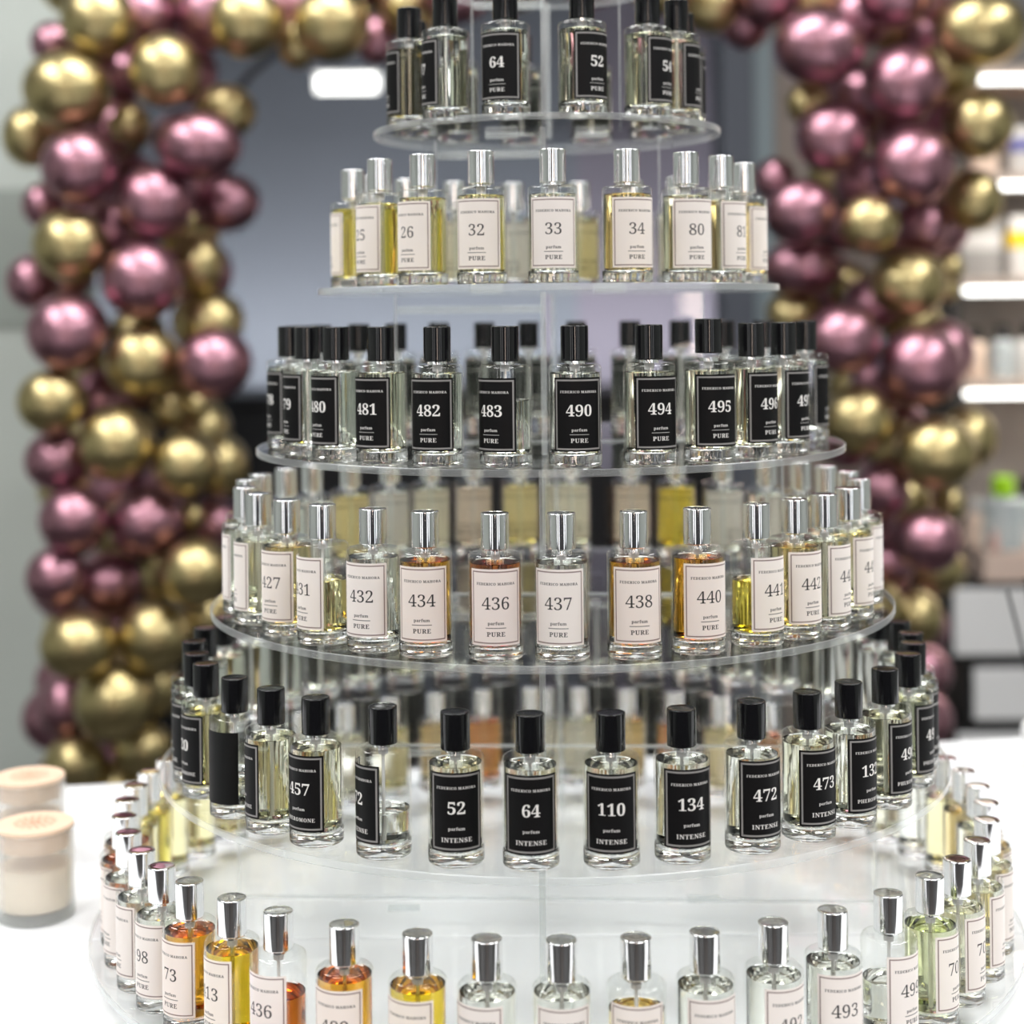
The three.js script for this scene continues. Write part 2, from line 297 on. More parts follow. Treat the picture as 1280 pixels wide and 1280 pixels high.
  [6, 165.9, 161, '', 'PURE', 'honey', 0.93], [6, 174.2, 166, '', 'PURE', 'pale', 0.93],
];
// labels: one printed sheet, one cell for each different print
const CELL_W = 180, CELL_H = 250, COLS = 11;
const sheet = document.createElement('canvas'); sheet.width = sheet.height = 2048;
const ink = sheet.getContext('2d');
const cells = {};
function spaced(text, x, y, gap) {
  const w = [...text].reduce((a, c) => a + ink.measureText(c).width + gap, -gap);
  let p = x - w / 2; ink.textAlign = 'left';
  for (const c of text) { ink.fillText(c, p, y); p += ink.measureText(c).width + gap; }
}
function cell(dark, number, line) {
  const key = [dark, number, line].join('|');
  if (key in cells) return cells[key];
  const k = Object.keys(cells).length; cells[key] = k;
  const x = (k % COLS) * CELL_W + 4, y = Math.floor(k / COLS) * (CELL_H + 2) + 4, w = CELL_W - 6, h = CELL_H - 6, cx = x + w / 2;
  ink.fillStyle = dark ? '#0d0c0d' : '#faf1ec'; ink.fillRect(x - 3, y - 3, w + 6, h + 6);
  ink.strokeStyle = dark ? '#8f8c8a' : '#8b7470'; ink.lineWidth = dark ? 6 : 3.5;
  ink.strokeRect(x + 9, y + 9, w - 18, h - 18);
  ink.fillStyle = dark ? '#e9e6e2' : '#2a2626'; ink.textBaseline = 'middle';
  ink.font = 'bold 11.5px serif'; spaced('FEDERICO MAHORA', cx, y + h * 0.19, 0.6);
  ink.font = 'bold 52px serif'; if (!dark) ink.font = '54px serif';
  if (number) spaced(number, cx, y + h * 0.45, 0);
  ink.font = 'bold 13px serif'; spaced('parfum', cx, y + h * 0.705, 0.4);
  if (line === 'PURE') ink.fillRect(cx - 32, y + h * 0.765, 64, 1.6);
  ink.font = (line.length > 7 ? 'bold 16px' : 'bold 20px') + ' serif'; spaced(line, cx, y + h * 0.845, 1);
  return k;
}
const sheetTex = new THREE.CanvasTexture(sheet); sheetTex.colorSpace = THREE.SRGBColorSpace; sheetTex.anisotropy = 8;
M.blackLabel = mat(0xffffff, 0.5, 0, { map: sheetTex, specularIntensity: 0.35 });
M.creamLabel = mat(0xffffff, 1, 0, { map: sheetTex, transmission: 0.28, thickness: 0 });   // thin paper: light shows through
const LABEL_H = 0.0495, labelGeo = {};
function labelOf(dark, number, line) {
  const key = [dark, number, line].join('|');
  if (labelGeo[key]) return labelGeo[key];
  const k = cell(dark, number, line), half = 58 * D, h = LABEL_H;
  const g = new THREE.CylinderGeometry(R + 0.00015, R + 0.00015, h, 20, 1, true, -half, 2 * half);
  const uv = g.attributes.uv, x0 = ((k % COLS) * CELL_W + 4) / 2048, y0 = (Math.floor(k / COLS) * (CELL_H + 2) + 4) / 2048, w = (CELL_W - 6) / 2048, hh = (CELL_H - 6) / 2048;
  for (let i = 0; i < uv.count; i++) uv.setXY(i, x0 + uv.getX(i) * w, 1 - y0 - (1 - uv.getY(i)) * hh);
  return labelGeo[key] = g;
}
const plainLabel = new THREE.CylinderGeometry(R + 0.00015, R + 0.00015, LABEL_H, 20, 1, true, -58 * D, 116 * D);

const SHELF = { 1: 'sixth shelf up', 2: 'fifth shelf up', 3: 'fourth shelf up', 4: 'third shelf up', 5: 'second shelf up', 6: 'lowest shelf' };
const ORD = ['next bottle', 'second bottle', 'third bottle', 'fourth bottle', 'fifth bottle'];
// what can be read of the numbers that turn out of sight
const SEEN = { '1|97': 'ending in 7', '2|81': 'starting with 8', '3|478': 'ending in 8', '3|479': 'ending in 79', '3|480': 'ending in 80', '3|497': 'after 496', '4|431': 'ending in 31',
  '4|443': 'after 442', '4|445': 'starting with 44', '5|20': 'ending in 0', '5|72': 'ending in 2', '5|132': 'starting with 13', '5|490': 'starting with 49', '5|499': 'after one starting with 49',
  '6|98': 'ending in 8', '6|73': 'ending in 73', '6|413': 'ending in 13', '6|436': 'ending in 36', '6|499': 'starting with 49', '6|707': 'starting with 70', '6|708': 'after one starting with 70' };
for (let t = 1; t <= 6; t++) {
  const row = BOTTLES.filter((b) => b[0] === t), ring = { 1: 0.111, 2: 0.1555, 3: 0.205, 4: 0.2412, 5: 0.281, 6: 0.334 }[t];
  row.forEach(([, deg, face, number, line, liquid, fill], i) => {
    const dark = t % 2 === 1, capName = dark ? 'black-capped' : 'chrome-capped', liq = LIQUIDS[liquid][0] + ' liquid', blank = number === '#';
    const num = (b) => (b[3] && b[3] !== '#' ? b[3] : null);
    const low = fill < 0.7 ? 'half-empty ' : '';
    let label;
    if (blank) label = low + 'black-capped perfume bottle with an unprinted black label on the ' + SHELF[t];
    else if (number) label = low + capName + ' perfume bottle of ' + liq + ', ' + (SEEN[t + '|' + number] ? 'number ' + SEEN[t + '|' + number] : 'numbered ' + number) + ', ' + SHELF[t];
    else {
      let a = i, b = i;
      while (a >= 0 && !num(row[a])) a--;
      while (b < row.length && !num(row[b])) b++;
      const from = a >= 0 ? a : null, to = b < row.length ? b : null;
      const near = from !== null && (to === null || i - from <= to - i) ? from : to, steps = Math.abs(i - near);
      if (steps <= (from !== null && to !== null ? 5 : 4) && Math.abs(deg) < 115) {
        const other = near === from ? to : from;
        label = capName + ' bottle of ' + liq + ', ' + ORD[steps - 1] + ' from ' + num(row[near]) + (other !== null ? ' towards ' + num(row[other]) : '') + ', ' + SHELF[t];
      } else label = capName + ' perfume bottle of ' + liq + ' standing round the back of the ' + SHELF[t];
    }
    const o = thing('perfume_bottle', label, 'perfume', 'perfume bottles on the ' + SHELF[t], [ring * Math.sin(deg * D), TIER[t].y, ring * Math.cos(deg * D)], 0);
    part('glass_body', G.shell, M.shell, o);
    part('glass_base', G.base, M.glass, o, null, 'thick clear glass base');
    part('liquid', liquidOf(fill), M['liquid_' + liquid], o, null, liq);
    part('dip_tube', G.tube, M.tube, o);
    part('spray_pump', G.pump, M.white, o);
    part('collar', G.neck, M.chrome, o);
    const lift = t === 3 && number === '495' ? 0.0035 : 0;
    part('cap', G.cap, dark ? M.blackCap : M.chrome, o, [0, lift, 0], dark ? 'glossy black cap' : 'polished chrome cap');
    const lb = part('label', blank ? plainLabel : labelOf(dark, number, line), blank ? M.plainBlack : dark ? M.blackLabel : M.creamLabel, o, [0, 0.0108 + LABEL_H / 2, 0], dark ? 'black printed label' : 'cream printed label');
    lb.rotation.y = face * D;
  });
}

// ---------- balloon arch ----------
// [colour, column, x, y, z, half width, half height]
const BALLOONS = [
  ['g', 'l', -0.672, 1.850, -1.281, 0.061, 0.061], ['m', 'l', -0.768, 1.828, -1.367, 0.038, 0.038], ['g', 'l', -0.565, 1.767, -1.256, 0.057, 0.060],
  ['g', 'l', -0.720, 1.740, -1.268, 0.071, 0.063], ['g', 'l', -0.817, 1.683, -1.404, 0.046, 0.053], ['g', 'l', -0.642, 1.695, -1.352, 0.033, 0.033],
  ['g', 'l', -0.496, 1.719, -1.399, 0.053, 0.047], ['m', 'l', -0.514, 1.651, -1.269, 0.068, 0.055], ['m', 'l', -0.698, 1.619, -1.251, 0.061, 0.060],
  ['m', 'l', -0.589, 1.564, -1.285, 0.062, 0.062], ['m', 'l', -0.502, 1.573, -1.435, 0.058, 0.051], ['m', 'l', -0.785, 1.567, -1.361, 0.035, 0.038],
  ['g', 'l', -0.718, 1.497, -1.270, 0.060, 0.058], ['m', 'l', -0.606, 1.442, -1.271, 0.066, 0.064], ['g', 'l', -0.536, 1.469, -1.371, 0.042, 0.051],
  ['m', 'l', -0.808, 1.443, -1.380, 0.044, 0.047], ['m', 'l', -0.717, 1.362, -1.244, 0.064, 0.062], ['g', 'l', -0.611, 1.314, -1.288, 0.061, 0.061],
  ['m', 'l', -0.493, 1.310, -1.261, 0.059, 0.058], ['g', 'l', -0.524, 1.375, -1.394, 0.059, 0.053], ['g', 'l', -0.742, 1.255, -1.242, 0.055, 0.052],
  ['g', 'l', -0.646, 1.187, -1.258, 0.060, 0.061], ['g', 'l', -0.542, 1.153, -1.274, 0.053, 0.054], ['g', 'l', -0.505, 1.140, -1.390, 0.044, 0.053],
  ['m', 'l', -0.748, 1.160, -1.290, 0.053, 0.050], ['m', 'l', -0.712, 1.070, -1.252, 0.056, 0.053], ['m', 'l', -0.610, 1.060, -1.299, 0.060, 0.057],
  ['m', 'l', -0.744, 0.979, -1.268, 0.050, 0.050], ['m', 'l', -0.684, 0.956, -1.343, 0.058, 0.053], ['g', 'l', -0.526, 0.986, -1.260, 0.056, 0.055],
  ['g', 'l', -0.705, 0.879, -1.244, 0.061, 0.055], ['g', 'l', -0.595, 0.881, -1.291, 0.061, 0.061], ['g', 'l', -0.658, 0.781, -1.282, 0.066, 0.065],
  ['m', 'l', -0.761, 0.750, -1.389, 0.047, 0.054], ['g', 'l', -0.740, 0.664, -1.353, 0.053, 0.049], ['g', 'l', -0.633, 0.687, -1.360, 0.049, 0.046],
  ['g', 'l', -0.588, 1.233, -1.359, 0.029, 0.032], ['g', 'l', -0.550, 1.237, -1.396, 0.025, 0.028], ['m', 'l', -0.520, 1.042, -1.409, 0.041, 0.044],
  ['g', 'l', -0.552, 1.061, -1.360, 0.023, 0.023], ['g', 'l', -0.532, 0.896, -1.366, 0.041, 0.044], ['g', 'l', -0.683, 0.608, -1.411, 0.056, 0.050],
  ['m', 'l', -0.520, 1.879, -1.399, 0.056, 0.062], ['g', 'l', -0.439, 1.844, -1.265, 0.060, 0.060], ['g', 't', -0.307, 1.841, -1.282, 0.061, 0.063],
  ['g', 't', -0.370, 1.821, -1.350, 0.033, 0.043], ['m', 't', -0.249, 1.837, -1.414, 0.035, 0.044], ['g', 't', -0.190, 1.881, -1.371, 0.049, 0.052],
  ['m', 't', -0.392, 1.892, -1.403, 0.059, 0.059], ['m', 'l', -0.622, 1.873, -1.371, 0.052, 0.052], ['m', 'l', -0.567, 1.600, -1.375, 0.044, 0.044],
  ['m', 'l', -0.697, 1.696, -1.408, 0.050, 0.050], ['m', 'l', -0.675, 1.522, -1.362, 0.052, 0.052], ['m', 'l', -0.700, 1.250, -1.372, 0.052, 0.052],
  ['g', 'l', -0.626, 0.775, -1.401, 0.050, 0.050], ['m', 't', -0.112, 1.890, -1.284, 0.058, 0.053], ['g', 't', -0.024, 1.897, -1.231, 0.057, 0.052],
  ['m', 't', 0.102, 1.912, -1.280, 0.058, 0.053], ['g', 't', 0.213, 1.895, -1.265, 0.058, 0.052], ['g', 't', 0.296, 1.882, -1.373, 0.049, 0.049],
  ['m', 't', 0.363, 1.870, -1.444, 0.048, 0.054], ['m', 'r', 0.455, 1.796, -1.271, 0.075, 0.062], ['m', 'r', 0.579, 1.880, -1.285, 0.063, 0.055],
  ['g', 'r', 0.703, 1.817, -1.258, 0.073, 0.060], ['m', 'r', 0.587, 1.736, -1.273, 0.064, 0.063], ['m', 'r', 0.477, 1.656, -1.292, 0.058, 0.058],
  ['g', 'r', 0.454, 1.718, -1.366, 0.038, 0.035], ['g', 'r', 0.711, 1.674, -1.300, 0.057, 0.056], ['m', 'r', 0.596, 1.606, -1.252, 0.065, 0.063],
  ['m', 'r', 0.423, 1.538, -1.275, 0.058, 0.051], ['m', 'r', 0.402, 1.597, -1.387, 0.035, 0.038], ['g', 'r', 0.526, 1.516, -1.251, 0.048, 0.047],
  ['m', 'r', 0.646, 1.520, -1.395, 0.044, 0.050], ['g', 'r', 0.717, 1.559, -1.354, 0.048, 0.052], ['m', 'r', 0.443, 1.453, -1.378, 0.067, 0.047],
  ['g', 'r', 0.535, 1.425, -1.449, 0.033, 0.037], ['g', 'r', 0.597, 1.425, -1.298, 0.060, 0.057], ['g', 'r', 0.680, 1.450, -1.360, 0.023, 0.026],
  ['g', 'r', 0.686, 1.415, -1.404, 0.022, 0.022], ['m', 'r', 0.482, 1.339, -1.247, 0.060, 0.055], ['g', 'r', 0.439, 1.378, -1.438, 0.048, 0.042],
  ['m', 'r', 0.607, 1.294, -1.269, 0.068, 0.066], ['m', 'r', 0.672, 1.313, -1.383, 0.050, 0.056], ['g', 'r', 0.508, 1.212, -1.265, 0.056, 0.056],
  ['g', 'r', 0.629, 1.160, -1.261, 0.065, 0.060], ['g', 'r', 0.714, 1.172, -1.390, 0.047, 0.053], ['m', 'r', 0.555, 1.098, -1.307, 0.043, 0.048],
  ['m', 'r', 0.613, 1.023, -1.252, 0.052, 0.050], ['m', 'r', 0.587, 0.967, -1.396, 0.038, 0.041], ['g', 'r', 0.624, 0.879, -1.393, 0.047, 0.050],
  ['g', 'r', 0.678, 1.067, -1.371, 0.025, 0.032], ['m', 'r', 0.552, 1.590, -1.407, 0.050, 0.050], ['m', 'r', 0.558, 1.393, -1.383, 0.047, 0.047],
  ['g', 'r', 0.691, 1.773, -1.402, 0.053, 0.053], ['m', 'r', 0.571, 1.262, -1.391, 0.050, 0.050], ['g', 'r', 0.596, 1.157, -1.391, 0.050, 0.050],
  ['m', 'r', 0.547, 1.735, -1.408, 0.050, 0.050], ['g', 'r', 0.619, 1.067, -1.436, 0.045, 0.045], ['m', 'r', 0.543, 1.862, -1.382, 0.053, 0.053],
  ['m', 'r', 0.389, 1.891, -1.354, 0.052, 0.052], ['g', 'r', 0.570, 0.780, -1.379, 0.053, 0.053], ['m', 'r', 0.637, 0.705, -1.417, 0.056, 0.056],
  ['g', 'r', 0.575, 0.659, -1.348, 0.055, 0.055], ['m', 'r', 0.548, 1.054, -1.385, 0.050, 0.050], ['g', 'r', 0.545, 0.904, -1.346, 0.052, 0.052],
  ['g', 'l', -0.782, 1.957, -1.543, 0.056, 0.055], ['m', 'l', -0.711, 1.971, -1.698, 0.064, 0.060], ['g', 'l', -0.584, 1.974, -1.603, 0.054, 0.061],
  ['m', 'l', -0.728, 1.854, -1.441, 0.053, 0.058], ['m', 'l', -0.659, 1.883, -1.575, 0.061, 0.060], ['m', 'l', -0.622, 1.905, -1.678, 0.052, 0.063],
  ['m', 'l', -0.797, 1.793, -1.567, 0.052, 0.057], ['m', 'l', -0.705, 1.799, -1.525, 0.054, 0.055], ['m', 'l', -0.578, 1.799, -1.504, 0.054, 0.058],
  ['g', 'l', -0.758, 1.698, -1.487, 0.056, 0.055], ['g', 'l', -0.715, 1.716, -1.588, 0.058, 0.057], ['m', 'l', -0.614, 1.702, -1.645, 0.058, 0.052],
  ['m', 'l', -0.786, 1.638, -1.610, 0.059, 0.053], ['m', 'l', -0.723, 1.626, -1.699, 0.061, 0.060], ['m', 'l', -0.574, 1.620, -1.590, 0.058, 0.059],
  ['m', 'l', -0.757, 1.537, -1.513, 0.049, 0.058], ['m', 'l', -0.697, 1.541, -1.596, 0.053, 0.058], ['g', 'l', -0.583, 1.532, -1.534, 0.056, 0.050],
  ['m', 'l', -0.815, 1.464, -1.576, 0.061, 0.054], ['g', 'l', -0.653, 1.437, -1.534, 0.050, 0.059], ['m', 'l', -0.554, 1.457, -1.467, 0.058, 0.059],
  ['g', 'l', -0.770, 1.364, -1.521, 0.051, 0.056], ['g', 'l', -0.684, 1.349, -1.580, 0.053, 0.057], ['m', 'l', -0.565, 1.372, -1.539, 0.054, 0.053],
  ['g', 'l', -0.773, 1.277, -1.610, 0.052, 0.059], ['g', 'l', -0.666, 1.283, -1.499, 0.059, 0.055], ['g', 'l', -0.603, 1.279, -1.628, 0.060, 0.057],
  ['g', 'l', -0.766, 1.190, -1.558, 0.054, 0.051], ['m', 'l', -0.700, 1.186, -1.488, 0.050, 0.050], ['g', 'l', -0.575, 1.185, -1.582, 0.054, 0.059],
  ['g', 'l', -0.816, 1.081, -1.632, 0.062, 0.056], ['m', 'l', -0.722, 1.083, -1.580, 0.056, 0.053], ['m', 'l', -0.602, 1.111, -1.513, 0.056, 0.053],
  ['m', 'l', -0.789, 1.025, -1.528, 0.053, 0.056], ['g', 'l', -0.692, 1.021, -1.492, 0.057, 0.053], ['m', 'l', -0.609, 1.042, -1.434, 0.053, 0.058],
  ['m', 'l', -0.817, 0.913, -1.570, 0.057, 0.055], ['m', 'l', -0.725, 0.929, -1.524, 0.050, 0.059], ['g', 'l', -0.621, 0.945, -1.505, 0.051, 0.052],
  ['g', 'l', -0.810, 0.834, -1.642, 0.060, 0.055], ['m', 'l', -0.709, 0.840, -1.577, 0.061, 0.052], ['g', 'l', -0.621, 0.820, -1.627, 0.053, 0.053],
  ['m', 'l', -0.807, 0.751, -1.570, 0.060, 0.058], ['g', 'l', -0.704, 0.792, -1.472, 0.059, 0.054], ['m', 'l', -0.807, 0.711, -1.469, 0.055, 0.056],
  ['m', 'l', -0.771, 0.632, -1.669, 0.057, 0.052], ['m', 'l', -0.784, 0.614, -1.492, 0.058, 0.050], ['m', 'l', -0.739, 0.596, -1.580, 0.055, 0.051],
  ['g', 'r', 0.545, 1.932, -1.497, 0.056, 0.057], ['m', 'r', 0.682, 1.972, -1.663, 0.055, 0.050], ['m', 'r', 0.687, 1.910, -1.458, 0.047, 0.046],
  ['m', 'r', 0.538, 1.864, -1.574, 0.053, 0.054], ['g', 'r', 0.650, 1.890, -1.611, 0.057, 0.056], ['m', 'r', 0.708, 1.858, -1.533, 0.055, 0.050],
  ['m', 'r', 0.558, 1.806, -1.650, 0.052, 0.050], ['m', 'r', 0.648, 1.776, -1.494, 0.052, 0.049], ['m', 'r', 0.730, 1.785, -1.593, 0.049, 0.053],
  ['g', 'r', 0.569, 1.709, -1.547, 0.050, 0.057], ['m', 'r', 0.630, 1.668, -1.467, 0.053, 0.056], ['m', 'r', 0.716, 1.699, -1.514, 0.055, 0.053],
  ['g', 'r', 0.533, 1.612, -1.525, 0.054, 0.050], ['m', 'r', 0.683, 1.628, -1.630, 0.050, 0.059], ['g', 'r', 0.715, 1.585, -1.547, 0.047, 0.053],
  ['m', 'r', 0.559, 1.541, -1.615, 0.055, 0.058], ['m', 'r', 0.643, 1.514, -1.565, 0.054, 0.049], ['m', 'r', 0.690, 1.520, -1.479, 0.056, 0.051],
  ['m', 'r', 0.531, 1.426, -1.554, 0.049, 0.052], ['g', 'r', 0.615, 1.419, -1.487, 0.051, 0.047], ['g', 'r', 0.545, 1.348, -1.498, 0.056, 0.050],
  ['g', 'r', 0.663, 1.353, -1.543, 0.053, 0.055], ['g', 'r', 0.571, 1.247, -1.574, 0.055, 0.058], ['g', 'r', 0.628, 1.276, -1.485, 0.055, 0.051],
  ['m', 'r', 0.539, 1.168, -1.517, 0.050, 0.057], ['m', 'r', 0.632, 1.177, -1.491, 0.047, 0.048], ['m', 'r', 0.662, 1.065, -1.739, 0.052, 0.055],
  ['m', 'r', 0.703, 1.077, -1.647, 0.054, 0.055], ['m', 'r', 0.630, 0.997, -1.498, 0.056, 0.054], ['m', 'r', 0.666, 0.999, -1.593, 0.059, 0.048],
  ['m', 'r', 0.628, 0.920, -1.647, 0.058, 0.056], ['g', 'r', 0.728, 0.914, -1.679, 0.060, 0.052], ['m', 'r', 0.632, 0.806, -1.584, 0.058, 0.055],
  ['m', 'r', 0.701, 0.810, -1.657, 0.050, 0.050], ['g', 'r', 0.639, 0.727, -1.647, 0.049, 0.053], ['m', 'r', 0.658, 0.768, -1.494, 0.054, 0.050],
  ['m', 't', -0.507, 1.933, -1.543, 0.055, 0.055], ['g', 't', -0.417, 1.942, -1.494, 0.054, 0.054], ['m', 't', -0.305, 1.935, -1.456, 0.054, 0.054],
  ['g', 't', -0.214, 1.916, -1.497, 0.054, 0.054], ['g', 't', 0.340, 1.921, -1.578, 0.056, 0.056], ['m', 't', 0.413, 1.944, -1.508, 0.055, 0.055],
  ['g', 'r', 0.468, 1.899, -1.436, 0.053, 0.053],
];
{
  const prof = []; // a blown-up balloon, neck down the -z axis after turning
  for (let i = 0; i <= 22; i++) { const a = Math.PI * i / 22, s = Math.sin(a), c = Math.cos(a); prof.push([s * (1 - 0.07 * (1 - c) / 2), c > 0 ? c : c * 1.16]); }
  const skin = lathe(prof, 36).rotateX(Math.PI / 2);
  const knot = lathe([[0.0, -1.14], [0.05, -1.15], [0.045, -1.2], [0.09, -1.27], [0.07, -1.28], [0, -1.27]], 14).rotateX(Math.PI / 2);
  const WORD = { g: 'gold', m: 'mauve' }, WHERE = { l: 'in the arch column beside the pale partition', r: 'in the arch column beside the lit shelves', t: 'along the top of the balloon arch' };
  BALLOONS.forEach(([c, side, x, y, z, rx, ry]) => {
    const r = (rx + ry) / 2, size = (z < -1.47 ? 'half-hidden ' : '') + (r < 0.034 ? 'tiny ' : r < 0.048 ? 'small ' : '') + (rx > ry * 1.11 ? 'wide ' : ry > rx * 1.11 ? 'tall ' : '');
    const o = thing('balloon', size + 'shiny ' + WORD[c] + ' balloon ' + (side === 't' ? '' : y > 1.5 ? 'high ' : y > 1.1 ? 'halfway up ' : 'low ') + (side !== 't' && y <= 1.5 && y > 1.1 ? WHERE[side].replace('in ', '') : WHERE[side]), 'balloon', 'balloons of the arch', [x, y, z]);
    o.rotation.set(rr(-0.35, 0.35), rr(-0.35, 0.35), rr(-3, 3));
    const spin = o.rotation.z;
    // the wide and the tall half-axes stay level after the random roll
    o.rotation.z = 0;
    o.scale.set(rx, ry, r);
    part('balloon_skin', skin, c === 'g' ? M.gold : M.mauve, o).rotation.z = spin;
    part('knot', knot, c === 'g' ? M.gold : M.mauve, o);
  });
  // the hoop that carries the balloons, with feet on the floor
  const frame = thing('arch_frame', 'thin dark metal hoop behind the balloons', 'frame', null, [0, 0, -1.75]);
  part('hoop', tube([[-0.62, 0.01, 0], [-0.61, 0.6, 0], [-0.60, 1.3, 0], [-0.52, 1.82, 0], [0, 1.98, 0], [0.6, 1.86, 0], [0.65, 1.3, 0], [0.66, 0.6, 0], [0.67, 0.01, 0]], 0.008, 90, 8), M.black, frame);
  for (const x of [-0.62, 0.67]) part('foot', rbox(0.2, 0.012, 0.2), M.black, frame, [x, 0.006, 0]);
}

// ---------- candles ----------
{
  const lidCanvas = document.createElement('canvas'); lidCanvas.width = lidCanvas.height = 256;
  const k = lidCanvas.getContext('2d');
  k.fillStyle = '#e9c8ae'; k.fillRect(0, 0, 256, 256);
  for (let i = 0; i < 90; i++) { k.strokeStyle = `rgba(190,140,105,${0.05 + 0.1 * rnd()})`; k.lineWidth = rr(0.6, 2); k.beginPath(); const y = rr(0, 256); k.moveTo(0, y); k.bezierCurveTo(80, y + rr(-6, 6), 170, y + rr(-6, 6), 256, y); k.stroke(); }
  k.strokeStyle = '#b57a5e'; k.lineWidth = 3;
  for (let ring = 0; ring < 3; ring++) for (let i = 0; i < 6 + ring * 5; i++) {
    const a = i / (6 + ring * 5) * Math.PI * 2, rad = 16 + ring * 24, x = 128 + rad * Math.cos(a), y = 128 + rad * Math.sin(a);
    k.beginPath(); k.ellipse(x, y, 10, 6, a, 0, Math.PI * 2); k.stroke();
    k.beginPath(); k.arc(x, y, 2.5, 0, 7); k.stroke();
  }
  const lidTex = new THREE.CanvasTexture(lidCanvas); lidTex.colorSpace = THREE.SRGBColorSpace;
  const wood = mat(lin(0.80, 0.60, 0.44), 0.6), lidTop = mat(0xffffff, 0.6, 0, { map: lidTex });
  const frosted = new THREE.MeshPhysicalMaterial({ color: lin(0.93, 0.93, 0.92), roughness: 0.3, transmission: 0.9, thickness: 0 });
  const wax = mat(lin(0.92, 0.81, 0.66), 0.5), foot = new THREE.MeshPhysicalMaterial({ color: lin(0.72, 0.74, 0.73), roughness: 0.4, transmission: 0.7, thickness: 0 });
  for (const [x, z, label, turn] of [[-0.422, -0.026, 'frosted glass candle with stamped wooden lid beside the lowest shelf', 0.4], [-0.467, -0.165, 'frosted candle with wooden lid, the one set back towards the partition', 1.9]]) {
    const o = thing('candle_jar', label, 'candle', null, [x, TABLE, z], turn);
    const r = 0.0315, h = 0.0715;
    part('jar', turned([[0, 0.0085], [r - 0.003, 0.0085], [r - 0.0022, 0.01], [r - 0.0022, h], [r - 0.0006, h + 0.0004], [r, h - 0.0006], [r, 0.009]], 56), frosted, o, null, 'frosted glass jar');
    part('jar_foot', turned([[r, 0.009], [r, 0.002], [r - 0.002, 0.0003], [0, 0.0003]], 56), foot, o, null, 'thick grey glass foot');
    part('wax', turned([[0, 0.0095], [r - 0.0035, 0.0095], [r - 0.003, 0.011], [r - 0.003, 0.042], [0, 0.042]], 48), wax, o, null, 'cream wax');
    const lid = part('lid', turned([[0, 0.056], [r - 0.0045, 0.056], [r - 0.004, 0.057], [r - 0.004, h + 0.0006], [r - 0.0008, h + 0.0006], [r - 0.0004, h + 0.0012], [r - 0.0008, h + 0.0036], [r - 0.0015, h + 0.004]], 56), wood, o, null, 'pale wooden lid');
    part('lid_face', new THREE.CircleGeometry(r - 0.0014, 48).rotateX(-Math.PI / 2).translate(0, h + 0.004, 0), lidTop, lid, null, 'round stamped ornament in the wood');
  }
}

// ---------- reed diffuser at the edge of the table ----------
{
  const o = thing('reed_diffuser', 'white reed diffuser bottle with black sticks near the table corner', 'diffuser', null, [0.53, TABLE, -0.42]);
  part('bottle', lathe([[0, 0.0005], [0.024, 0.0005], [0.0265, 0.003], [0.027, 0.012], [0.027, 0.04], [0.0265, 0.046], [0.022, 0.051], [0.011, 0.053], [0.0105, 0.056]], 40), mat(lin(0.85, 0.85, 0.85), 0.25), o);
  part('collar', turned([[0.0108, 0.052], [0.0115, 0.053], [0.0115, 0.063], [0.009, 0.064], [0.004, 0.064]], 28), mat(lin(0.75, 0.58, 0.30), 0.25, 1), o, null, 'gold collar');
  for (const [dx, dz, h] of [[-0.044, 0.01, 0.19], [-0.018, -0.012, 0.2], [0.006, 0.012, 0.21], [0.03, -0.01, 0.195], [0.05, 0.012, 0.185]])
    part('reed', tube([[dx * 0.08, 0.02, dz * 0.2], [dx * 0.5, h * 0.55, dz * 0.6], [dx, h, dz]], 0.0017, 6, 8), M.black, o, null, 'black stick');
}

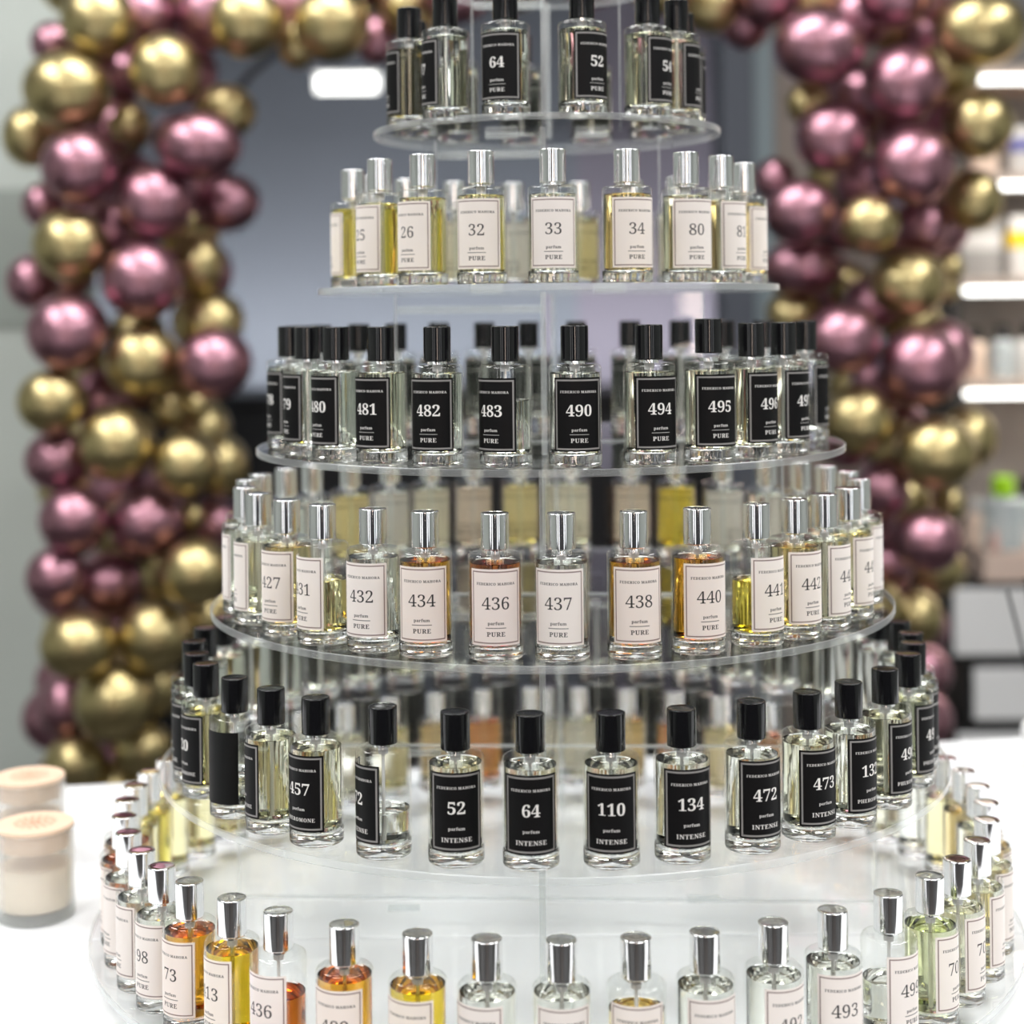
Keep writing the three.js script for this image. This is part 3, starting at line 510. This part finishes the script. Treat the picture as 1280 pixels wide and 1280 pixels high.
// ---------- lit shelves on the right ----------
{
  const X0 = 0.93, X1 = 2.5, W = X1 - X0, XC = (X0 + X1) / 2, ZB = -2.62, ZF = -2.22;
  const heights = [1.868, 1.64, 1.415, 1.194];
  const wood = mat(lin(0.62, 0.50, 0.42), 0.5), back = mat(lin(0.27, 0.26, 0.25), 0.8, 0, { map: noiseTexture(128, [1, 1, 1], 0.5, 6, 6) });
  const o = thing('shelf_unit', 'tall shop shelving with glowing strips under its boards', 'shelf', null, [XC, 0, 0]);
  part('back_panel', box(W, 1.58, 0.02), back, o, [0, 1.62, ZB]);
  for (const s of [-1, 1]) part('side_panel', box(0.02, 1.58, ZF - ZB), mat(lin(0.05, 0.045, 0.04), 0.5), o, [s * (W / 2 + 0.01), 1.62, (ZF + ZB) / 2]);
  heights.forEach((y) => {
    const b = part('shelf_board', rbox(W, 0.02, ZF - ZB - 0.02), wood, o, [0, y + 0.024, (ZF + ZB) / 2]);
    part('light_strip', rbox(W - 0.02, 0.014, 0.012, 0.005), M.led, b, [0, -0.019, (ZF - ZB) / 2 - 0.02], 'glowing light strip');
    const l = new THREE.RectAreaLight(lin(1, 0.95, 0.86), 16, W - 0.02, 0.03);
    l.position.set(0, -0.038, (ZF - ZB) / 2 - 0.03); l.rotation.x = -Math.PI / 2 ; l.name = 'strip_light'; b.add(l);
  });
  part('counter', rbox(W, 0.06, 0.54), mat(lin(0.76, 0.59, 0.50), 0.4), o, [0, 0.8525, -2.34], 'pinkish counter board');
  // goods on the boards
  const dark = mat(lin(0.015, 0.015, 0.016), 0.25), clearish = new THREE.MeshPhysicalMaterial({ color: lin(0.8, 0.86, 0.88), roughness: 0.1, transmission: 0.55, thickness: 0 });
  const vial = lathe([[0, 0], [0.024, 0], [0.026, 0.004], [0.026, 0.075], [0.02, 0.084], [0.01, 0.086], [0.01, 0.09]], 28);
  const lidG = lathe([[0.013, 0.088], [0.0135, 0.09], [0.0135, 0.117], [0.012, 0.119], [0, 0.119]], 24);
  const goods = (x, y, z, body, capM, label, k = 1, sx = 1) => {
    const b = thing('cosmetic_bottle', label, 'bottle', 'goods on the lit shelves', [x, y, z]);
    part('body', vial, body, b); part('cap', lidG, capM, b); b.scale.set(k * sx, k, k * sx); return b;
  };
  const carton = (x, y, z, w, h, d, m, stripe, label) => {
    const b = thing('product_box', label, 'box', 'goods on the lit shelves', [x, y, z], rr(-0.06, 0.06));
    part('carton', rbox(w, h, d, 0.002), m, b, [0, h / 2, 0]);
    part('printed_band', rbox(w + 0.001, h * 0.28, d + 0.001, 0.001), stripe, b, [0, h * 0.62, 0]);
  };
  const pale = mat(lin(0.62, 0.60, 0.58), 0.6), peach = mat(lin(0.80, 0.62, 0.50), 0.6), blue = mat(lin(0.12, 0.12, 0.38), 0.5), yellow = mat(lin(0.80, 0.55, 0.02), 0.5), grey = mat(lin(0.33, 0.32, 0.31), 0.7), lime = mat(lin(0.42, 0.80, 0.01), 0.4), rose = mat(lin(0.75, 0.45, 0.38), 0.5);
  const B = (i) => heights[i] + 0.034;
  carton(1.0, B(1), -2.3, 0.055, 0.11, 0.05, peach, pale, 'peach carton on the board above the blue box');
  carton(1.085, B(1), -2.3, 0.05, 0.10, 0.05, pale, blue, 'pale carton with a blue-violet band');
  carton(1.16, B(1), -2.32, 0.06, 0.12, 0.05, peach, rose, 'peach carton with a rose band');
  carton(1.0, B(2), -2.36, 0.10, 0.13, 0.06, grey, pale, 'grey carton with a pale band');
  carton(1.10, B(2), -2.34, 0.07, 0.135, 0.05, pale, yellow, 'pale carton with a yellow band');
  carton(1.20, B(2), -2.34, 0.07, 0.12, 0.05, grey, yellow, 'grey carton with a yellow band');
  goods(0.985, B(3), -2.32, peach, dark, 'peach bottle with a dark cap under the third light strip', 0.95);
  goods(1.045, B(3), -2.31, clearish, dark, 'clear bluish bottle with a black cap', 1.0);
  goods(1.105, B(3), -2.33, pale, dark, 'pale bottle with a black cap', 1.0);
  goods(1.165, B(3), -2.32, peach, dark, 'peach bottle with a dark cap beside a pale one', 0.95);
  goods(0.935, 0.885, -2.14, peach, pale, 'short peach bottle on the pinkish counter', 0.85, 0.9);
  goods(0.985, 0.885, -2.12, clearish, lime, 'clear bottle with a wide lime green cap', 1.25, 1.35);
  goods(1.05, 0.885, -2.16, clearish, dark, 'clear bottle with a black cap on the counter', 1.2, 1.2);
  goods(0.955, 0.885, -2.08, rose, rose, 'low rose-coloured pot on the counter', 0.35, 1.0);
  goods(1.03, 0.885, -2.07, rose, rose, 'low rose-coloured pot in front of the black-capped bottle', 0.35, 1.0);
}
{ // black-framed white drawers below the counter
  const frame = mat(lin(0.012, 0.012, 0.012), 0.4), panel = mat(lin(0.9, 0.9, 0.9), 0.4);
  [[0.865, 0.815, 0.665, 'upper white drawer unit in a black frame under the counter'], [0.905, 0.652, 0.532, 'white drawer unit in a black frame, the middle one of its stack'], [0.87, 0.518, 0.37, 'lowest white drawer unit in a black frame of its stack']].forEach(([x, y1, y0, label]) => {
    const o = thing('drawer_unit', label, 'drawer', 'black-framed drawers', [x + 0.45, y0 - 0.007, -2.3]);
    const h = y1 - y0 + 0.014, w = 0.92;
    part('carcass', box(w, h, 0.42), frame, o, [0, h / 2, 0]);
    part('drawer_front', rbox(w - 0.03, h - 0.028, 0.012, 0.003), panel, o, [0, h / 2, 0.215], 'white front');
    part('edge_strip', box(0.012, h, 0.03), frame, o, [-w / 2 + 0.004, h / 2, 0.205]);
  });
  const p = thing('drawer_plinth', 'black plinth under the white drawer units', 'plinth', null, [1.34, 0, -2.3]);
  part('box', rbox(0.9, 0.363, 0.4), frame, p, [0, 0.1815, 0]);
}

// ---------- far counter, wall strip and louvre lamp ----------
{
  const c = thing('service_counter', 'long black counter far behind the balloon arch', 'counter', null, [0.05, 0, -3.75]);
  part('body', rbox(3.6, 1.12, 0.5), M.black, c, [0, 0.56, 0]);
  part('worktop', rbox(3.66, 0.03, 0.56), M.black, c, [0, 1.135, 0]);
  const s = thing('wall_light', 'strip light behind the black counter washing the wall', 'light', null, [-0.1, 0, -4.1]);
  part('bracket', rbox(3.5, 0.05, 0.06), M.steel, s, [0, 1.05, 0]);
  part('glowing_tube', rbox(3.4, 0.02, 0.04), M.led, s, [0, 1.085, 0]);
  part('stand', box(0.05, 1.03, 0.05), M.steel, s, [0, 0.515, 0]);
  const l = new THREE.RectAreaLight(lin(0.97, 0.98, 1), 65, 3.4, 0.05);
  l.position.set(0, 1.1, 0); l.rotation.x = Math.PI / 2 - 0.5; l.name = 'wash_light'; s.add(l);
  const o = thing('louvre_lamp', 'bright slatted lamp hanging beyond the arch', 'lamp', null, [-0.55, 2.12, -4.0]);
  part('housing', rbox(0.22, 0.014, 0.06), M.white, o, [0, 0.036, 0]);
  part('glowing_face', rbox(0.2, 0.052, 0.012), M.led, o, [0, 0, 0.0]);
  for (let i = 0; i < 9; i++) part('slat', box(0.003, 0.05, 0.02), M.white, o, [-0.092 + i * 0.023, 0, 0.016]);
  for (const x of [-0.1, 0.1]) part('cable', tube([[x, 0.043, 0], [x, 0.4, 0], [x, CEILING - 2.12, 0]], 0.002, 4, 6), M.black, o);
  const q = new THREE.RectAreaLight(0xffffff, 2, 0.2, 0.05); q.position.set(0, 0, 0.035); q.rotation.y = Math.PI; q.name = 'lamp_light'; o.add(q);
}

renderer.render(scene, camera);
